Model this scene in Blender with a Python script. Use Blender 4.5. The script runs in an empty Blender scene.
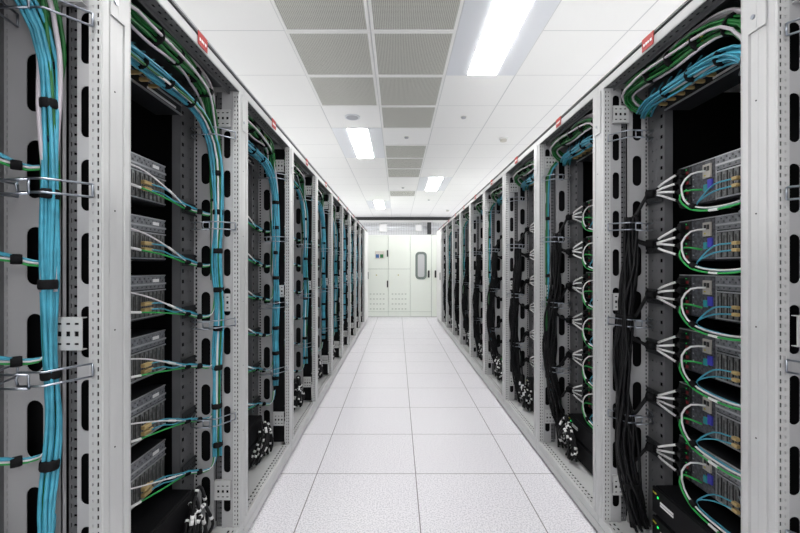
import bpy, math, random
from mathutils import Vector, Matrix
PI = math.pi
C = bpy.context.scene.collection
FPX, EYE = 390.0, 1.256
W = 0.804                      # width of one rack bay
XL, XR = -0.70, 0.934          # front planes of the two rows
YL, YR = 0.974, 1.011          # where the second rack of each row starts
PL, PR = 0.8045, 0.8050          # pitch
HL, HR = 2.070, 2.102          # heights
CEIL = 2.996

# ---------------------------------------------------------------- materials
def mat(name, col, rough=0.5, metal=0.0, emit=None, spec=0.5):
    m = bpy.data.materials.new(name); m.use_nodes = True
    b = m.node_tree.nodes['Principled BSDF']
    b.inputs['Base Color'].default_value = (*col, 1)
    b.inputs['Roughness'].default_value = rough
    b.inputs['Metallic'].default_value = metal
    b.inputs['Specular IOR Level'].default_value = spec
    if emit:
        b.inputs['Emission Color'].default_value = (*emit[0], 1)
        b.inputs['Emission Strength'].default_value = emit[1]
    return m

def noisy(m, scale, amount, detail=2.0):
    """small brightness mottling of a base colour"""
    nt = m.node_tree; b = nt.nodes['Principled BSDF']
    col = tuple(b.inputs['Base Color'].default_value)[:3]
    tc = nt.nodes.new('ShaderNodeTexCoord'); n = nt.nodes.new('ShaderNodeTexNoise')
    n.inputs['Scale'].default_value = scale; n.inputs['Detail'].default_value = detail
    r = nt.nodes.new('ShaderNodeValToRGB')
    r.color_ramp.elements[0].position = 0.35; r.color_ramp.elements[1].position = 0.65
    r.color_ramp.elements[0].color = (*[c*(1-amount) for c in col], 1)
    r.color_ramp.elements[1].color = (*[min(1, c*(1+amount*0.4)) for c in col], 1)
    nt.links.new(tc.outputs['Object'], n.inputs['Vector'])
    nt.links.new(n.outputs['Fac'], r.inputs['Fac'])
    nt.links.new(r.outputs['Color'], b.inputs['Base Color'])
    return m

M = {}
M['grey'] = noisy(mat('rack_grey_paint', (0.52, 0.525, 0.525), 0.38), 6, 0.05)
M['panel'] = noisy(mat('rack_panel_paint', (0.42, 0.42, 0.43), 0.42), 5, 0.06)
M['rail'] = noisy(mat('rail_grey_and_shade', (0.12, 0.122, 0.128), 0.4), 9, 0.08)  # rail colour; also the darkened shade under the top frame
M['roofdark'] = mat('roof_panel_paint', (0.055, 0.058, 0.062), 0.5)
M['inner_shade'] = mat('interior_shade', (0.006, 0.006, 0.007), 0.8, spec=0.2)  # black in place of shade inside racks and behind perforations
M['wire'] = mat('zinc_wire', (0.36, 0.39, 0.44), 0.32, 1.0)
M['blue'] = noisy(mat('turquoise_sheath', (0.06, 0.34, 0.47), 0.4), 25, 0.22)
M['green'] = noisy(mat('shaded_green_sheath', (0.006, 0.13, 0.022), 0.4), 25, 0.25)  # green darkened to carry the shade under the rack roof
M['green2'] = mat('bright_green_sheath', (0.02, 0.36, 0.07), 0.4)
M['white'] = mat('white_sheath', (0.72, 0.70, 0.72), 0.4)
M['lilac'] = mat('pale_grey_sheath', (0.50, 0.46, 0.50), 0.4)
M['yellow'] = mat('yellow_sheath', (0.55, 0.47, 0.02), 0.4)
M['black'] = mat('black_rubber', (0.006, 0.006, 0.007), 0.5, spec=0.25)
M['velcro'] = mat('hook_tie_black', (0.007, 0.007, 0.008), 0.85, spec=0.2)
M['tan'] = mat('tan_plug', (0.46, 0.33, 0.14), 0.45)
M['server'] = mat('server_case', (0.016, 0.017, 0.02), 0.45, spec=0.3)
M['servgrey'] = noisy(mat('server_grille', (0.17, 0.178, 0.195), 0.35), 60, 0.3)
M['servlite'] = mat('server_trim', (0.36, 0.37, 0.39), 0.3, 0.4)
M['slot'] = noisy(mat('slot_cover', (0.16, 0.165, 0.165), 0.4), 90, 0.35)
M['ctrl'] = noisy(mat('controller_plate', (0.075, 0.078, 0.09), 0.4), 120, 0.6)
M['psu'] = mat('power_supply_black', (0.010, 0.010, 0.011), 0.4)
M['red'] = mat('red_plastic', (0.20, 0.012, 0.02), 0.4)
M['vga'] = mat('blue_connector', (0.05, 0.05, 0.42), 0.4)
M['teal'] = mat('teal_connector', (0.02, 0.25, 0.28), 0.4)
M['cream'] = mat('cream_block', (0.42, 0.40, 0.36), 0.5)
M['tag'] = mat('white_tag', (0.80, 0.80, 0.80), 0.5)
M['sticker'] = mat('red_sticker', (0.40, 0.008, 0.006), 0.6)
M['led'] = mat('green_led', (0.0, 0.5, 0.1), 0.4, emit=((0.02, 0.9, 0.15), 0.9))
M['unit'] = mat('black_unit', (0.005, 0.005, 0.006), 0.6, spec=0.15)
M['yelmark'] = mat('yellow_mark', (0.45, 0.38, 0.02), 0.5)
M['ceilwhite'] = mat('frame_white', (0.82, 0.82, 0.81), 0.5)
M['fixture'] = mat('fixture_white', (0.70, 0.72, 0.76), 0.35)
M['lamp'] = mat('lamp_diffuser', (0.9, 0.9, 0.9), 0.4, emit=((1.0, 0.99, 0.975), 29.0))
M['cab'] = mat('cabinet_pale_green', (0.79, 0.835, 0.77), 0.35)
M['cabline'] = mat('cabinet_gap', (0.36, 0.40, 0.37), 0.6)
M['dark'] = mat('dark_trim', (0.03, 0.032, 0.035), 0.5)
M['seal'] = mat('window_seal', (0.16, 0.20, 0.18), 0.4)
M['winpane'] = mat('cabinet_window_pane', (0.55, 0.56, 0.57), 0.08)
M['screen1'] = mat('screen_blue', (0.06, 0.15, 0.36), 0.2)
M['screen2'] = mat('screen_green', (0.03, 0.17, 0.06), 0.2)
M['vent'] = mat('vent_shadow', (0.48, 0.52, 0.47), 0.6)
M['wall'] = mat('wall_paint', (0.78, 0.79, 0.80), 0.6)
M['duct'] = mat('duct_foil', (0.75, 0.77, 0.80), 0.3, 0.6)
M['mesh_grey'] = mat('tray_grey', (0.62, 0.63, 0.64), 0.4, 0.3)
M['sensor'] = mat('sensor_cream', (0.62, 0.60, 0.55), 0.5)
M['speaker'] = mat('speaker_grille', (0.40, 0.41, 0.45), 0.5)

def line_mask(nt, coord, origin, pitch, half):
    """1 on lines every `pitch` along one coordinate socket"""
    def mth(op, a, b):
        n = nt.nodes.new('ShaderNodeMath'); n.operation = op
        for i, v in enumerate((a, b)):
            if v is None: continue
            if isinstance(v, (int, float)): n.inputs[i].default_value = v
            else: nt.links.new(v, n.inputs[i])
        return n.outputs[0]
    s = mth('SUBTRACT', coord, origin - pitch/2)
    f = mth('FLOORED_MODULO', s, pitch)
    d = mth('ABSOLUTE', mth('SUBTRACT', f, pitch/2), None)
    return mth('LESS_THAN', d, half), mth

def tile_mat(name, base, line, ox, px, hx, oy, py, hy, rough, speck=None, bumpy=0.0):
    m = bpy.data.materials.new(name); m.use_nodes = True
    nt = m.node_tree; b = nt.nodes['Principled BSDF']; b.inputs['Roughness'].default_value = rough
    tc = nt.nodes.new('ShaderNodeTexCoord'); sp = nt.nodes.new('ShaderNodeSeparateXYZ')
    nt.links.new(tc.outputs['Object'], sp.inputs[0])
    a, mth = line_mask(nt, sp.outputs['X'], ox, px, hx)
    c, _ = line_mask(nt, sp.outputs['Y'], oy, py, hy)
    mx = mth('MAXIMUM', a, c)
    basec = nt.nodes.new('ShaderNodeRGB'); basec.outputs[0].default_value = (*base, 1)
    src = basec.outputs[0]
    if speck:
        n = nt.nodes.new('ShaderNodeTexNoise'); n.inputs['Scale'].default_value = speck[0]; n.inputs['Detail'].default_value = 1.0
        nt.links.new(tc.outputs['Object'], n.inputs['Vector'])
        r = nt.nodes.new('ShaderNodeValToRGB')
        r.color_ramp.elements[0].position = 0.36; r.color_ramp.elements[1].position = 0.56
        r.color_ramp.elements[0].color = (*speck[1], 1); r.color_ramp.elements[1].color = (*base, 1)
        nt.links.new(n.outputs['Fac'], r.inputs['Fac']); src = r.outputs['Color']
    mix = nt.nodes.new('ShaderNodeMixRGB')
    nt.links.new(mx, mix.inputs['Fac']); nt.links.new(src, mix.inputs['Color1'])
    mix.inputs['Color2'].default_value = (*line, 1)
    nt.links.new(mix.outputs[0], b.inputs['Base Color'])
    return m
M['floor'] = tile_mat('raised_floor_tiles', (0.775, 0.76, 0.795), (0.20, 0.19, 0.20), 0.110, 0.6, 0.0028, 2.37, 0.56, 0.0028, 0.42, speck=(125, (0.55, 0.535, 0.58)))
M['ceil'] = tile_mat('ceiling_tiles', (0.875, 0.875, 0.87), (0.60, 0.61, 0.62), -0.197, 0.632, 0.0050, 2.87, 0.668, 0.0034, 0.7)

def grille_mat():
    m = bpy.data.materials.new('perforated_grille'); m.use_nodes = True
    nt = m.node_tree; b = nt.nodes['Principled BSDF']; b.inputs['Roughness'].default_value = 0.6
    tc = nt.nodes.new('ShaderNodeTexCoord'); sp = nt.nodes.new('ShaderNodeSeparateXYZ')
    nt.links.new(tc.outputs['Object'], sp.inputs[0])
    a, mth = line_mask(nt, sp.outputs['X'], 0, 0.0125, 0.0034)
    c, _ = line_mask(nt, sp.outputs['Y'], 0, 0.0125, 0.0034)
    mx = mth('MAXIMUM', a, c)
    mix = nt.nodes.new('ShaderNodeMixRGB'); nt.links.new(mx, mix.inputs['Fac'])
    mix.inputs['Color1'].default_value = (0.10, 0.10, 0.085, 1); mix.inputs['Color2'].default_value = (0.52, 0.52, 0.48, 1)
    nt.links.new(mix.outputs[0], b.inputs['Base Color'])
    return m
M['grille'] = grille_mat()

# ---------------------------------------------------------------- mesh builder
class MB:
    def __init__(s, m=None): s.v = []; s.f = []; s.m = []; s.sm = []; s.cur = m; s.mats = []
    def use(s, m): s.cur = m; return s
    def mi(s):
        if s.cur not in s.mats: s.mats.append(s.cur)
        return s.mats.index(s.cur)
    def quad(s, pts, smooth=False):
        b = len(s.v); s.v.extend([tuple(p) for p in pts]); s.f.append(tuple(range(b, b+len(pts)))); s.m.append(s.mi()); s.sm.append(smooth)
    def box(s, x0, x1, y0, y1, z0, z1, bev=0.0):
        if bev > 0:
            c = min(bev, (x1-x0)*.45, (y1-y0)*.45, (z1-z0)*.45)
            return s._bevbox(x0, x1, y0, y1, z0, z1, c)
        P = [(x, y, z) for x in (x0, x1) for y in (y0, y1) for z in (z0, z1)]
        b = len(s.v); s.v.extend(P); k = s.mi()
        for f in ((0,1,3,2), (4,6,7,5), (0,4,5,1), (2,3,7,6), (0,2,6,4), (1,5,7,3)):
            s.f.append(tuple(b+i for i in f)); s.m.append(k); s.sm.append(False)
        return s
    def _bevbox(s, x0, x1, y0, y1, z0, z1, c):
        lo, hi = (x0, y0, z0), (x1, y1, z1); k = s.mi(); b = len(s.v); idx = {}
        for sx in (0, 1):
            for sy in (0, 1):
                for sz in (0, 1):
                    S = (sx, sy, sz)
                    for ax in range(3):
                        p = []
                        for a in range(3):
                            e = hi[a] if S[a] else lo[a]
                            if a != ax: e += -c if S[a] else c
                            p.append(e)
                        idx[(S, ax)] = len(s.v); s.v.append(tuple(p))
        def add(f): s.f.append(tuple(f)); s.m.append(k); s.sm.append(False)
        for ax in range(3):
            o = [a for a in range(3) if a != ax]
            for sd in (0, 1):
                loop = []
                for (p, q) in ((0,0), (1,0), (1,1), (0,1)):
                    S = [0,0,0]; S[ax] = sd; S[o[0]] = p; S[o[1]] = q; loop.append(idx[(tuple(S), ax)])
                add(loop if sd else loop[::-1])
            for p in (0, 1):
                for q in (0, 1):
                    A = [0,0,0]; B = [0,0,0]; A[o[0]] = B[o[0]] = p; A[o[1]] = B[o[1]] = q; B[ax] = 1
                    A, B = tuple(A), tuple(B)
                    add([idx[(A, o[0])], idx[(B, o[0])], idx[(B, o[1])], idx[(A, o[1])]])
        for sx in (0, 1):
            for sy in (0, 1):
                for sz in (0, 1):
                    S = (sx, sy, sz); add([idx[(S, 0)], idx[(S, 1)], idx[(S, 2)]])
        return s
    def prism(s, poly, z0, z1):
        """vertical prism over a plan polygon (x, y), counter-clockwise"""
        n = len(poly); b = len(s.v); k = s.mi()
        s.v.extend([(x, y, z0) for x, y in poly] + [(x, y, z1) for x, y in poly])
        for i in range(n):
            j = (i+1) % n; s.f.append((b+i, b+j, b+n+j, b+n+i)); s.m.append(k); s.sm.append(False)
        s.f.append(tuple(b+i for i in reversed(range(n)))); s.m.append(k); s.sm.append(False)
        s.f.append(tuple(b+n+i for i in range(n))); s.m.append(k); s.sm.append(False)
        return s
    def plate(s, F, N, A, B, hole, t):
        """plate over a grid of breaks A x B; hole(i, j) cells stay open; F maps (a, b) to a point, N its normal, t its thickness"""
        k = s.mi(); N = Vector(N)*t
        na, nb = len(A)-1, len(B)-1
        front = {}; 
        def vid(i, j, back):
            key = (i, j, back)
            if key not in front:
                p = Vector(F(A[i], B[j])); front[key] = len(s.v); s.v.append(tuple(p - N if back else p))
            return front[key]
        solid = [[not hole(i, j) for j in range(nb)] for i in range(na)]
        def add(f): s.f.append(f); s.m.append(k); s.sm.append(False)
        for i in range(na):
            for j in range(nb):
                if not solid[i][j]: continue
                q = [(i, j), (i+1, j), (i+1, j+1), (i, j+1)]
                add(tuple(vid(a, b, False) for a, b in q)); add(tuple(vid(a, b, True) for a, b in reversed(q)))
                for (di, dj, p0, p1) in ((-1,0,q[3],q[0]), (1,0,q[1],q[2]), (0,-1,q[0],q[1]), (0,1,q[2],q[3])):
                    ii, jj = i+di, j+dj
                    if 0 <= ii < na and 0 <= jj < nb and solid[ii][jj]: continue
                    add((vid(*p0, False), vid(*p0, True), vid(*p1, True), vid(*p1, False)))
        return s
    def slotted(s, F, N, a0, a1, b0, b1, cols, pitch, t, start=None):
        """plate with columns of rectangular holes: cols = [(a_lo, a_hi, height)] at one pitch along b"""
        A = sorted({a0, a1, *[c[0] for c in cols], *[c[1] for c in cols]})
        hs = sorted({c[2] for c in cols}); centres = []
        z = (b0 + pitch*0.6) if start is None else start
        while z + max(hs)/2 < b1 - 0.004: centres.append(z); z += pitch
        B = sorted({b0, b1, *[c - h/2 for c in centres for h in hs], *[c + h/2 for c in centres for h in hs]})
        def hole(i, j):
            am = (A[i]+A[i+1])/2; bm = (B[j]+B[j+1])/2
            for lo, hi, h in cols:
                if lo < am < hi:
                    q = (bm - centres[0])/pitch; d = abs(q - round(q))*pitch
                    if d < h/2 and centres[0]-h < bm < centres[-1]+h: return True
            return False
        return s.plate(F, N, A, B, hole, t)
    def ovals(s, F, N, a0, a1, b0, b1, w, h, pitch, start, t):
        """strip with a column of rounded slots"""
        k = s.mi(); Nv = Vector(N)*t; ac = (a0+a1)/2
        cs = []; c = start
        while c + h/2 < b1 - 0.01: cs.append(c); c += pitch
        def add(pts): s.quad(pts)
        def P(a, b, back=False):
            p = Vector(F(a, b)); return tuple(p - Nv if back else p)
        edges = [b0] + [x for c in cs for x in (c-h/2-0.008, c+h/2+0.008)] + [b1]
        for i in range(0, len(edges), 2):
            lo, hi = edges[i], edges[i+1]
            if hi > lo:
                add([P(a0, lo), P(a1, lo), P(a1, hi), P(a0, hi)]); add([P(a0, hi, 1), P(a1, hi, 1), P(a1, lo, 1), P(a0, lo, 1)])
        r = w/2
        for c in cs:
            lo, hi = c-h/2-0.008, c+h/2+0.008; hh = (hi-lo)/2; hw = (a1-a0)/2
            inn = []
            for q in range(9): th = PI*q/8; inn.append((r*math.cos(th), (h/2-r) + r*math.sin(th)))
            for q in range(9): th = PI + PI*q/8; inn.append((r*math.cos(th), -(h/2-r) + r*math.sin(th)))
            out = []
            for (x, z) in inn:
                if abs(z) < h/2 - r + 1e-6: out.append((hw if x > 0 else -hw, z))
                else:
                    kk = min(hw/max(abs(x), 1e-6), hh/max(abs(z), 1e-6)); out.append((x*kk, z*kk))
            # snap the nearest ones to the corners
            for sx in (1, -1):
                for sz in (1, -1):
                    j = min(range(len(out)), key=lambda q: (out[q][0]-sx*hw)**2 + (out[q][1]-sz*hh)**2); out[j] = (sx*hw, sz*hh)
            n = len(inn)
            for q in range(n):
                p = (q+1) % n
                i0, i1, o0, o1 = inn[q], inn[p], out[q], out[p]
                for back in (0, 1):
                    f = [P(ac+i0[0], c+i0[1], back), P(ac+o0[0], c+o0[1], back), P(ac+o1[0], c+o1[1], back), P(ac+i1[0], c+i1[1], back)]
                    add(f[::-1] if back else f)
                add([P(ac+i0[0], c+i0[1]), P(ac+i1[0], c+i1[1]), P(ac+i1[0], c+i1[1], 1), P(ac+i0[0], c+i0[1], 1)])
        for (a, fl) in ((a0, 0), (a1, 1)):
            f = [P(a, b0), P(a, b1), P(a, b1, 1), P(a, b0, 1)]; add(f if fl else f[::-1])
        return s
    def tube(s, pts, r, n=6, caps=True):
        pts = [Vector(p) for p in pts]; k = s.mi(); b = len(s.v); m = len(pts)
        t = (pts[1]-pts[0]).normalized()
        u = t.orthogonal().normalized()
        for i in range(m):
            if 0 < i < m-1: t2 = (pts[i+1]-pts[i-1])
            elif i == 0: t2 = pts[1]-pts[0]
            else: t2 = pts[-1]-pts[-2]
            t2 = t2.normalized() if t2.length > 1e-9 else t
            u = (u - t2*u.dot(t2)); u = u.normalized() if u.length > 1e-6 else t2.orthogonal().normalized()
            w = t2.cross(u); t = t2
            rr = r[i] if isinstance(r, (list, tuple)) else r
            for q in range(n):
                a = 2*PI*q/n; s.v.append(tuple(pts[i] + u*(rr*math.cos(a)) + w*(rr*math.sin(a))))
        for i in range(m-1):
            for q in range(n):
                p = (q+1) % n
                s.f.append((b+i*n+q, b+i*n+p, b+(i+1)*n+p, b+(i+1)*n+q)); s.m.append(k); s.sm.append(True)
        if caps:
            s.f.append(tuple(b+q for q in reversed(range(n)))); s.m.append(k); s.sm.append(False)
            s.f.append(tuple(b+(m-1)*n+q for q in range(n))); s.m.append(k); s.sm.append(False)
        return s
    def cyl(s, c, r, h, axis='z', n=20, r2=None):
        c = Vector(c); d = {'x': Vector((1,0,0)), 'y': Vector((0,1,0)), 'z': Vector((0,0,1))}[axis]
        return s.tube([c, c + d*h], [r, r if r2 is None else r2], n)
    def merge(s, o, off=(0,0,0)):
        b = len(s.v); s.v.extend([(x+off[0], y+off[1], z+off[2]) for x, y, z in o.v])
        for f, mi, sm in zip(o.f, o.m, o.sm):
            s.cur = o.mats[mi]; s.f.append(tuple(b+i for i in f)); s.m.append(s.mi()); s.sm.append(sm)
        return s
    def mesh(s, name):
        me = bpy.data.meshes.new(name); me.from_pydata(s.v, [], s.f)
        for m in s.mats: me.materials.append(M[m])
        me.polygons.foreach_set('material_index', s.m); me.polygons.foreach_set('use_smooth', s.sm)
        me.validate(); me.update()
        return me

def spline(ctrl, step=0.03):
    """Catmull-Rom through control points"""
    P = [Vector(p) for p in ctrl]; P = [2*P[0]-P[1]] + P + [2*P[-1]-P[-2]]; out = []
    for i in range(1, len(P)-2):
        a, b, c, d = P[i-1:i+3]; n = max(2, int((c-b).length/step))
        for q in range(n):
            t = q/n
            out.append(0.5*((2*b) + (c-a)*t + (2*a-5*b+4*c-d)*t*t + (3*b-a-3*c+d)*t**3))
    out.append(P[-2]); return out

def frames(path):
    out = []; t = (path[1]-path[0]).normalized(); u = t.orthogonal().normalized()
    for i in range(len(path)):
        t2 = (path[min(i+1, len(path)-1)] - path[max(i-1, 0)]).normalized()
        u = (u - t2*u.dot(t2)).normalized(); out.append((u, t2.cross(u)))
    return out

def strands(ctrl, R, n, seed, step=0.04, wob=0.35):
    """n wandering strands around a centre line; R radius or radii per control point"""
    rnd = random.Random(seed); path = spline(ctrl, step); fr = frames(path); m = len(path); out = []
    rad = (lambda f: R) if not isinstance(R, (list, tuple)) else (lambda f: R[min(int(f*(len(R)-1)), len(R)-2)]*(1-(f*(len(R)-1) % 1)) + R[min(int(f*(len(R)-1))+1, len(R)-1)]*(f*(len(R)-1) % 1))
    for i in range(n):
        rr = math.sqrt((i+0.5)/n); th = i*2.39996 + rnd.random()*0.5
        ph, fq = rnd.random()*6.28, rnd.uniform(1.5, 3.5)
        pts = []
        for j in range(m):
            f = j/(m-1); a = th + wob*math.sin(fq*f*6.28/1.5 + ph); q = rad(f)*rr*(1 + 0.22*math.sin(fq*f*9 + ph*2))
            u, w = fr[j]; pts.append(path[j] + u*(q*math.cos(a)) + w*(q*math.sin(a)))
        out.append(pts)
    return out, path, fr

# ---------------------------------------------------------------- objects
def thing(name, label, cat, group=None, loc=(0,0,0), rz=0.0, mesh=None):
    o = bpy.data.objects.new(name, mesh); C.objects.link(o)
    o.location = loc; o.rotation_euler = (0, 0, rz)
    o['label'] = label; o['category'] = cat
    if group: o['group'] = group
    return o
def part(name, mesh, parent, loc=(0,0,0), label=None):
    o = bpy.data.objects.new(name, mesh); C.objects.link(o); o.parent = parent; o.location = loc
    if label: o['label'] = label
    return o
def structure(name, mb, loc=(0,0,0), label=None):
    o = bpy.data.objects.new(name, mb.mesh(name)); C.objects.link(o); o.location = loc; o['kind'] = 'structure'
    if label: o['label'] = label
    return o
class Proto:
    """parts of one kind of thing; placed either with its parts or, where far away, as one small mesh"""
    def __init__(s): s.parts = []; s.single = None
    def add(s, name, mb, loc=(0,0,0), subs=(), label=None):
        s.parts.append((name, mb, loc, list(subs), label, {})); return s
    def place(s, name, label, cat, group, parent_loc, rz, merged=False):
        if merged:
            if s.single is None:
                a = MB()
                for n, mb, loc, subs, lb, c in s.parts:
                    a.merge(mb, loc)
                    for n2, mb2, loc2, lb2 in subs: a.merge(mb2, tuple(Vector(loc)+Vector(loc2)))
                s.single = a.mesh(name)
            return thing(name, label, cat, group, parent_loc, rz, s.single)
        t = thing(name, label, cat, group, parent_loc, rz)
        for n, mb, loc, subs, lb, c in s.parts:
            if id(mb) not in MESHES: MESHES[id(mb)] = (mb, mb.mesh(n))
            p = part(n, MESHES[id(mb)][1], t, loc, lb)
            for n2, mb2, loc2, lb2 in subs:
                if id(mb2) not in MESHES: MESHES[id(mb2)] = (mb2, mb2.mesh(n2))
                part(n2, MESHES[id(mb2)][1], p, loc2, lb2)
        return t
MESHES = {}

# ---- the rack frame: local x to the right along the row, y into the rack, z up
XP = 0.748                                                     # plane of the cable panels
def mirror(mb):
    o = MB(); o.mats = list(mb.mats); o.v = [(W-x, y, z) for x, y, z in mb.v]; o.f = [tuple(reversed(f)) for f in mb.f]; o.m = list(mb.m); o.sm = list(mb.sm); return o

def rack_proto(H, closed=False, vb=0.0315, vr=0.205, sx=0.39, strips=True):
    P = Proto(); T = H - 0.035
    # front corner post: profile with a shallow groove, and a perforated flange turned into the bay
    def post(dots):
        a = MB('grey')
        x0, x1 = W-0.0485, W+0.0002
        a.prism([(x0, 0.026), (x0, 0.003), (x0+0.003, 0.0), (x0+0.0205, 0.0), (x0+0.0220, 0.006), (x0+0.0245, 0.006), (x0+0.0275, 0.0012), (x1, 0.0012), (x1, 0.026)][::1], 0.10, T)
        for zz in () if not dots else (0.515, 0.81, 1.10, 1.395, 1.69): a.use('inner_shade').cyl((W-0.006, 0.0006, zz), 0.0022, 0.001, 'y', 8)
        return a
    def flange():
        a = MB('grey')
        x0 = W-0.0485
        a.slotted(lambda y, z: (x0-0.0025, y, z), (-1, 0, 0), 0.001, 0.030, 0.105, T-0.002, [(0.006, 0.0105, 0.011), (0.018, 0.0225, 0.007)], 0.0195, 0.002)
        a.use('inner_shade').box(x0-0.0003, x0+0.0001, 0.004, 0.0255, 0.11, T-0.01)  # dark sheet standing for the shade seen through the holes
        return a
    caps = []
    for scr in (1, 0):
      cap = MB('grey').box(W-0.024, W+0.0001, -0.0035, -0.0004, 1.872, T-0.004)
      if scr: cap.use('wire').cyl((W-0.009, -0.0065, 1.910), 0.006, 0.003, 'y', 10)
      caps.append(cap)
    fl_r = flange()
    for mk, post_r, cap in ((lambda m: m, post(True), caps[0]), (mirror, post(False), caps[1])):
        P.add('corner_post', mk(post_r), (0,0,0), [('perforated_flange', mk(fl_r), (0,0,0), None), ('corner_plate', mk(cap), (0,0,0), None)])
    rp = MB('grey').box(W-0.05, W-0.001, 0.95, 0.999, 0.10, T)
    P.add('corner_post', rp); P.add('corner_post', mirror(rp))
    # top frame: front rail with a perforated underside, back and side rails
    a = MB('grey')
    a.box(0.001, W-0.001, 0.0, 0.004, T+0.002, H-0.002, 0.001)
    a.box(0.001, W-0.001, 0.0, 0.006, T-0.002, T+0.006, 0.002)
    a.use('rail').slotted(lambda y, x: (x, y, T+0.001), (0, 0, -1), 0.005, 0.045, 0.049, W-0.049, [(0.009, 0.015, 0.008), (0.026, 0.034, 0.014)], 0.031, 0.002)  # underside and inner plate darkened for shade on the same grey paint
    a.use('rail').box(0.049, W-0.049, 0.043, 0.046, T-0.014, H-0.004)
    a.use('inner_shade').box(0.049, W-0.049, 0.006, 0.0425, T+0.010, T+0.012)
    a.use('grey').box(0.001, W-0.001, 0.96, 0.999, T, H-0.002)
    for x in (0.0012, W-0.0412): a.box(x, x+0.04, 0.027, 0.96, T, H-0.002)
    P.add('top_frame', a)
    a = MB('roofdark').box(0.0005, W-0.0005, 0.003, 1.0, H, H+0.004)
    a.use('roofdark').box(0.06, W-0.06, 0.06, 0.95, H-0.022, H-0.001)
    a.use('roofdark').box(0.0005, W-0.0005, -0.002, 0.022, H+0.0045, H+0.016, 0.002)
    a.use('grey').box(0.0005, W-0.0005, 0.0225, 1.0, H+0.005, H+0.0155)
    P.add('roof_panel', a)
    # base
    a = MB('grey')
    a.box(0.0006, W-0.0006, 0.0, 0.010, 0.066, 0.104, 0.003)
    a.box(0.0006, W-0.0006, 0.003, 0.012, 0.058, 0.070)
    a.box(0.0006, W-0.0006, 0.0, 0.010, 0.018, 0.060, 0.002)
    a.slotted(lambda y, x: (x, y, 0.102), (0, 0, 1), 0.010, 0.060, 0.049, W-0.049, [(0.017, 0.023, 0.016), (0.034, 0.044, 0.016)], 0.030, 0.002)
    a.use('inner_shade').box(0.049, W-0.049, 0.013, 0.060, 0.090, 0.093)
    a.use('grey').box(0.001, W-0.001, 0.062, 0.999, 0.075, 0.098)
    P.add('base_frame', a)
    a = MB('black')
    for x in (0.03, W-0.03):
        for y in (0.045, 0.94): a.cyl((x, y, 0.0), 0.022, 0.0785, 'z', 10)
    P.add('levelling_feet', a)
    if closed:
        a = MB('ceilwhite').box(0.004, W-0.004, -0.022, -0.003, 0.10, T-0.002, 0.003)
        P.add('door', a, (0,0,0), [('handle', MB('dark').box(W-0.07, W-0.05, -0.034, -0.0215, 0.98, 1.14, 0.003), (0,0,0), None)])
    # mounting rails
    a = MB('rail')
    a.slotted(lambda x, z: (x, vr, z), (0, -1, 0), 0.652, 0.760, 0.10, T, [(0.665, 0.680, 0.015), (0.7035, 0.7065, 0.005), (0.728, 0.734, 0.006)], 0.0445, 0.002)
    a.use('panel').slotted(lambda y, z: (0.7605, y, z), (-1, 0, 0), vr-0.020, vr+0.002, 0.10, T, [(vr-0.0155, vr-0.006, 0.010)], 0.0178, 0.002)
    a.use('rail').box(0.652, 0.655, vr+0.0005, 0.240, 0.10, T)
    P.add('mounting_rail', a); P.add('mounting_rail', mirror(a))
    # cable panels: A beside the rails, B behind the post, slotted strip between
    a = MB('panel')
    a.ovals(lambda y, z: (XP, y, z), (-1, 0, 0), vb+0.0775, vr-0.021, 0.10, T, 0.040, 0.137, 0.204, 0.262, 0.002)
    a.box(XP, XP+0.014, vr-0.0215, vr-0.020, 0.10, T); a.box(XP, XP+0.012, vb+0.0775, vb+0.0795, 0.10, T)
    b = MB('panel')
    b.ovals(lambda y, z: (XP+0.006, y, z), (-1, 0, 0), vb, vb+0.0465, 0.10, T, 0.030, 0.122, 0.174, 0.232, 0.002)
    c = MB('rail')
    c.slotted(lambda y, z: (XP+0.016, y, z), (-1, 0, 0), vb+0.047, vb+0.0745, 0.10, T, [(vb+0.0515, vb+0.0625, 0.006), (vb+0.067, vb+0.070, 0.011)], 0.0228, 0.002)
    for n, m in (('cable_panel', a), ('cable_panel', b), ('slotted_strip', c)) if strips else (('cable_panel', a),):
        P.add(n, m); P.add(n, mirror(m))
    # side brackets
    for z in (0.232, 1.062, 1.872 + H - HL):
        a = MB('grey')
        hz = 0.076 if z > 0.5 else 0.085
        A = [0.034, 0.042, 0.052, 0.062, 0.072, 0.082, 0.092, 0.104]
        B = [z, z+0.012, z+0.017, z+0.032, z+0.044, z+0.059, z+0.064, z+hz]
        a.plate(lambda y, q: (0.738, y, q), (-1, 0, 0), A, B, lambda i, j: i % 2 == 1 and j in (1, 3, 5), 0.002)
        a.box(0.7385, XP+0.005, 0.034, 0.104, z, z+0.002); a.box(0.7385, XP+0.005, 0.034, 0.104, z+hz-0.002, z+hz)
        a.use('inner_shade').box(0.7405, 0.7415, 0.036, 0.103, z+0.004, z+hz-0.004)
        P.add('side_bracket', a); P.add('side_bracket', mirror(a))
    # wire cable rings
    a = MB('wire'); xf = 0.668
    for dz in (0.0, 0.030):
        a.tube([(XP-0.002, 0.192, dz), (xf+0.028, 0.182, dz-0.003), (xf+0.004, 0.168, dz-0.005), (xf, 0.150, dz-0.006), (xf, 0.092, dz-0.006)], 0.0027, 6)
        a.tube([(XP-0.004, 0.014, dz), (xf+0.030, 0.050, dz-0.001), (xf+0.006, 0.066, dz-0.002), (xf+0.0055, 0.084, dz-0.002), (xf+0.0055, 0.120, dz-0.002)], 0.0027, 6)
    a.tube([(xf, 0.092, -0.006), (xf-0.003, 0.090, 0.010), (xf, 0.092, 0.024)], 0.0027, 6)
    a.tube([(xf+0.0055, 0.120, -0.002), (xf+0.002, 0.122, 0.013), (xf+0.0055, 0.120, 0.028)], 0.0027, 6)
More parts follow.
